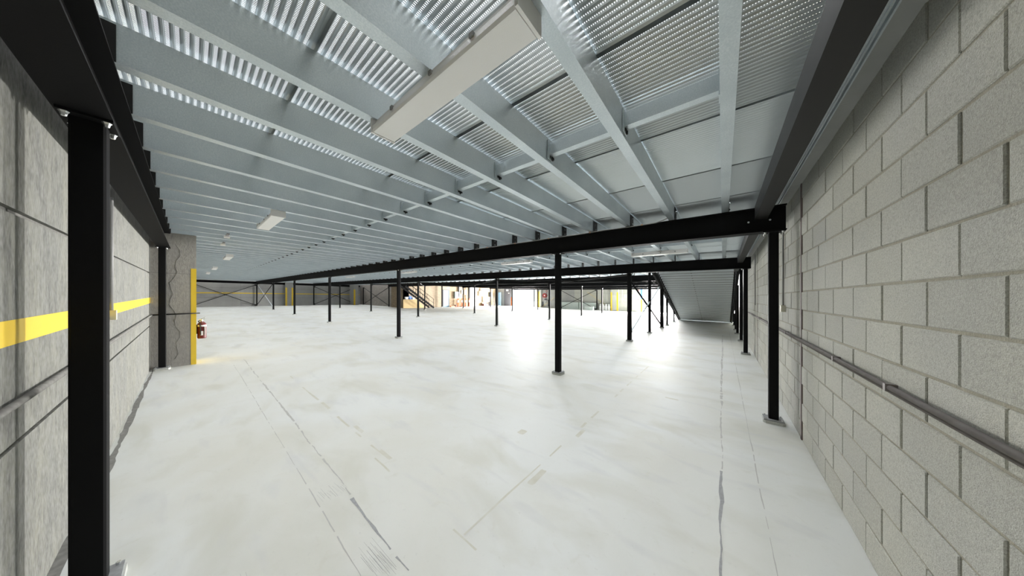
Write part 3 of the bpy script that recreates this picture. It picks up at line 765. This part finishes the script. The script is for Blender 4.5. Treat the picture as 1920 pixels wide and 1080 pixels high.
t = thing('low_crate', 'low red and white crate under the white cabinet', 'crate', (XB + .4, 26.9, 0))
MB().box(-.2, .2, -.35, .35, 0, .28).obj('crate', M['red'], t); MB().box(-.22, .22, -.37, .1, .28, .5).obj('tray', M['white'], t)
t = thing('dark_bin', 'dark bin on the floor right of the red crate', 'bin', (XB + .4, 27.9, 0))
MB().tube([(0, 0, 0), (0, 0, .5)], [.16, .2], 12).obj('body', M['dark'], t); MB().tube([(0, 0, .5), (0, 0, .54)], .21, 12).obj('lid', M['soft_black'], t)
t = thing('step_ladder', 'grey step ladder leaning beside the blue sheets', 'ladder', (XB + .4, 28.6, 0))
for y in (-.2, .2): MB().bar((.3, y, 0), (-.2, y + .3, 1.5), .04, .06).obj('stile', M['conduit'], t)
for k in range(5): MB().bar((.3 - .1 * k - .05, -.2 + .06 * k, .25 + .27 * k), (.3 - .1 * k - .05, .2 + .06 * k, .25 + .27 * k), .04, .03).obj('rung', M['conduit'], t)
t = thing('blue_sheet', 'tall blue plastic sheet stood in the corner near the dark door', 'sheet', (-26.3, 29.4, 0))
MB().box(-.35, .35, -.03, .03, 0, 2.0).obj('sheet', M['blue_door'], t); MB().box(-.37, -.33, -.04, .04, 0, 2.05).obj('edge_strip', M['yellow'], t)

# back wall: hose reel, sheets, cylinders, notices
t = thing('fire_hose_reel', 'round red fire hose reel mounted on the back wall', 'hose reel', (-18.5, YB - .02, 1.62))
MB().tube([(0, -.02, 0), (0, -.06, 0)], .31, 20).obj('disc', M['red'], t); MB().tube([(0, -.06, 0), (0, -.2, 0)], .2, 16).obj('hose_drum', M['red'], t)
MB().tube([(0, -.2, 0), (0, -.24, 0)], .31, 20).obj('disc', M['red'], t); MB().tube([(0, -.24, 0), (0, -.26, 0)], .08, 12).obj('hub', M['white'], t)
MB().tube([(.2, -.15, -.2), (.25, -.15, -.7), (.2, -.15, -1.0)], .025, 6).obj('hose', M['soft_black'], t)
t = thing('wall_sign', 'small red fire sign above the hose reel', 'sign', (-18.3, YB - .02, 2.2)); MB().box(-.12, .12, -.02, 0, -.12, .12).obj('plate', M['red'], t); MB().box(-.05, .05, -.025, -.02, -.05, .05).obj('symbol', M['white'], t)
t = thing('wall_valve', 'dark pipework and valve on the wall below the hose reel', 'pipework', (-18.0, YB - .08, .2))
MB().tube([(0, 0, 0), (0, 0, .8), (-.5, 0, .9)], .05, 8).obj('pipe', M['dark'], t); MB().tube([(-.5, 0, .9), (-.5, -.1, .9)], .1, 10).obj('handwheel', M['dark'], t)
MB().box(-1.0, -.8, -.02, .04, 0, .6).obj('box', M['dark'], t)
for (x0, x1, n, lb) in ((-15.95, -13.6, 6, 'stack of pale long sheets on the floor left against the back wall'), (-13.5, -11.4, 4, 'stack of greenish sheets on the floor right against the back wall')):
    t = thing('sheet_stack', lb, 'sheet stack', ((x0 + x1) / 2, YB - .32, 0)); w = (x1 - x0) / 2
    for k in range(n): MB().box(-w + .01 * k, w, -.12 + .02 * (k % 3), .28, 0, .84 / n - .012).obj('sheet', M['pale_sheet'], t, (0, 0, k * .84 / n))
t = thing('low_crate', 'pale low box in front of the greenish sheets', 'crate', (-12.0, YB - .95, 0)); MB().box(-.5, .5, -.15, .15, 0, .38).obj('box', M['pale_sheet'], t); MB().box(-.52, .52, -.16, .16, .38, .41).obj('lid', M['white'], t)
cy = thing('gas_cylinder', '', 'gas cylinder', (-10.9, YB - .3, 0), 'white gas cylinders by the pilaster')
MB().tube([(0, 0, 0), (0, 0, .03), (0, 0, .5), (0, 0, .6)], [.13, .15, .15, .08], 12).obj('body', M['white_metal'], cy)
MB().tube([(0, 0, .6), (0, 0, .72)], .1, 10, cap=False).obj('collar', M['white_metal'], cy); MB().tube([(0, 0, .6), (0, 0, .68)], .03, 8).obj('valve', M['soft_black'], cy)
for k, x in enumerate((-10.95, -10.62, -10.3, -9.97)):
    o = cy if k == 0 else copy_tree(cy); o.location = (x, YB - .25, 0); o['label'] = 'white gas cylinder, %s from the left, beside the yellow-edged pilaster' % ordn(k + 1)
for (x, z, w, h, lb) in [(-8.3, 1.65, .28, .28, 'white notice on the pale wall right of the pilaster'), (-7.35, 1.95, .3, .35, 'white notice left of the blue doorway edge'),
                         (-6.95, 2.3, .2, .4, 'narrow white sign with red mark near the doorway top'), (-7.5, 1.3, .2, .25, 'white notice below the others'), (-7.0, 1.25, .25, .35, 'white sign with red arrow beside the doorway')]:
    t = thing('notice', lb, 'sign', (x, YB - .01, z)); MB().box(-w / 2, w / 2, -.012, 0, -h / 2, h / 2).obj('plate', M['white'], t)
    if 'red arrow' in lb: MB().box(-.02, .02, -.016, -.012, -.1, .05).prism([(-.06, .04), (.06, .04), (0, .12)], 'y', -.016, -.012).obj('arrow', M['red'], t)
    elif 'red' in lb: MB().box(-.05, .05, -.016, -.012, -.05, .05).obj('red_mark', M['red'], t)
t = thing('drop_conduit', 'pale conduit drop on the wall right of the pilaster', 'conduit', (-8.75 + .15, YB - .02, 1.05)); MB().tube([(0, 0, 0), (0, 0, 1.6)], .015, 6).obj('pipe', M['white_metal'], t); MB().box(-.06, .06, -.03, .01, -.04, .04).obj('outlet_box', M['white_metal'], t)

# pale ground outside the doorways
struct('ground_outside', MB().box(-45, 20, 46, 60, -.3, -.01), M['floor'], 'bright pavement outside the open doorways')

# ------------------------------------------------------------------ the slab and deck fall gently to drain: lean every level line by the same small slope
KX, KY = .0142 * math.cos(TH), .0142 * math.sin(TH)
done = set()
for o in list(S.objects):
    if o.type == 'CAMERA' or o.type == 'LIGHT': continue
    o.location.z -= KX * o.location.x + KY * o.location.y
    if o.data and o.data.name not in done:
        done.add(o.data.name)
        for v in o.data.vertices: v.co.z -= KX * v.co.x + KY * v.co.y
        o.data.update()
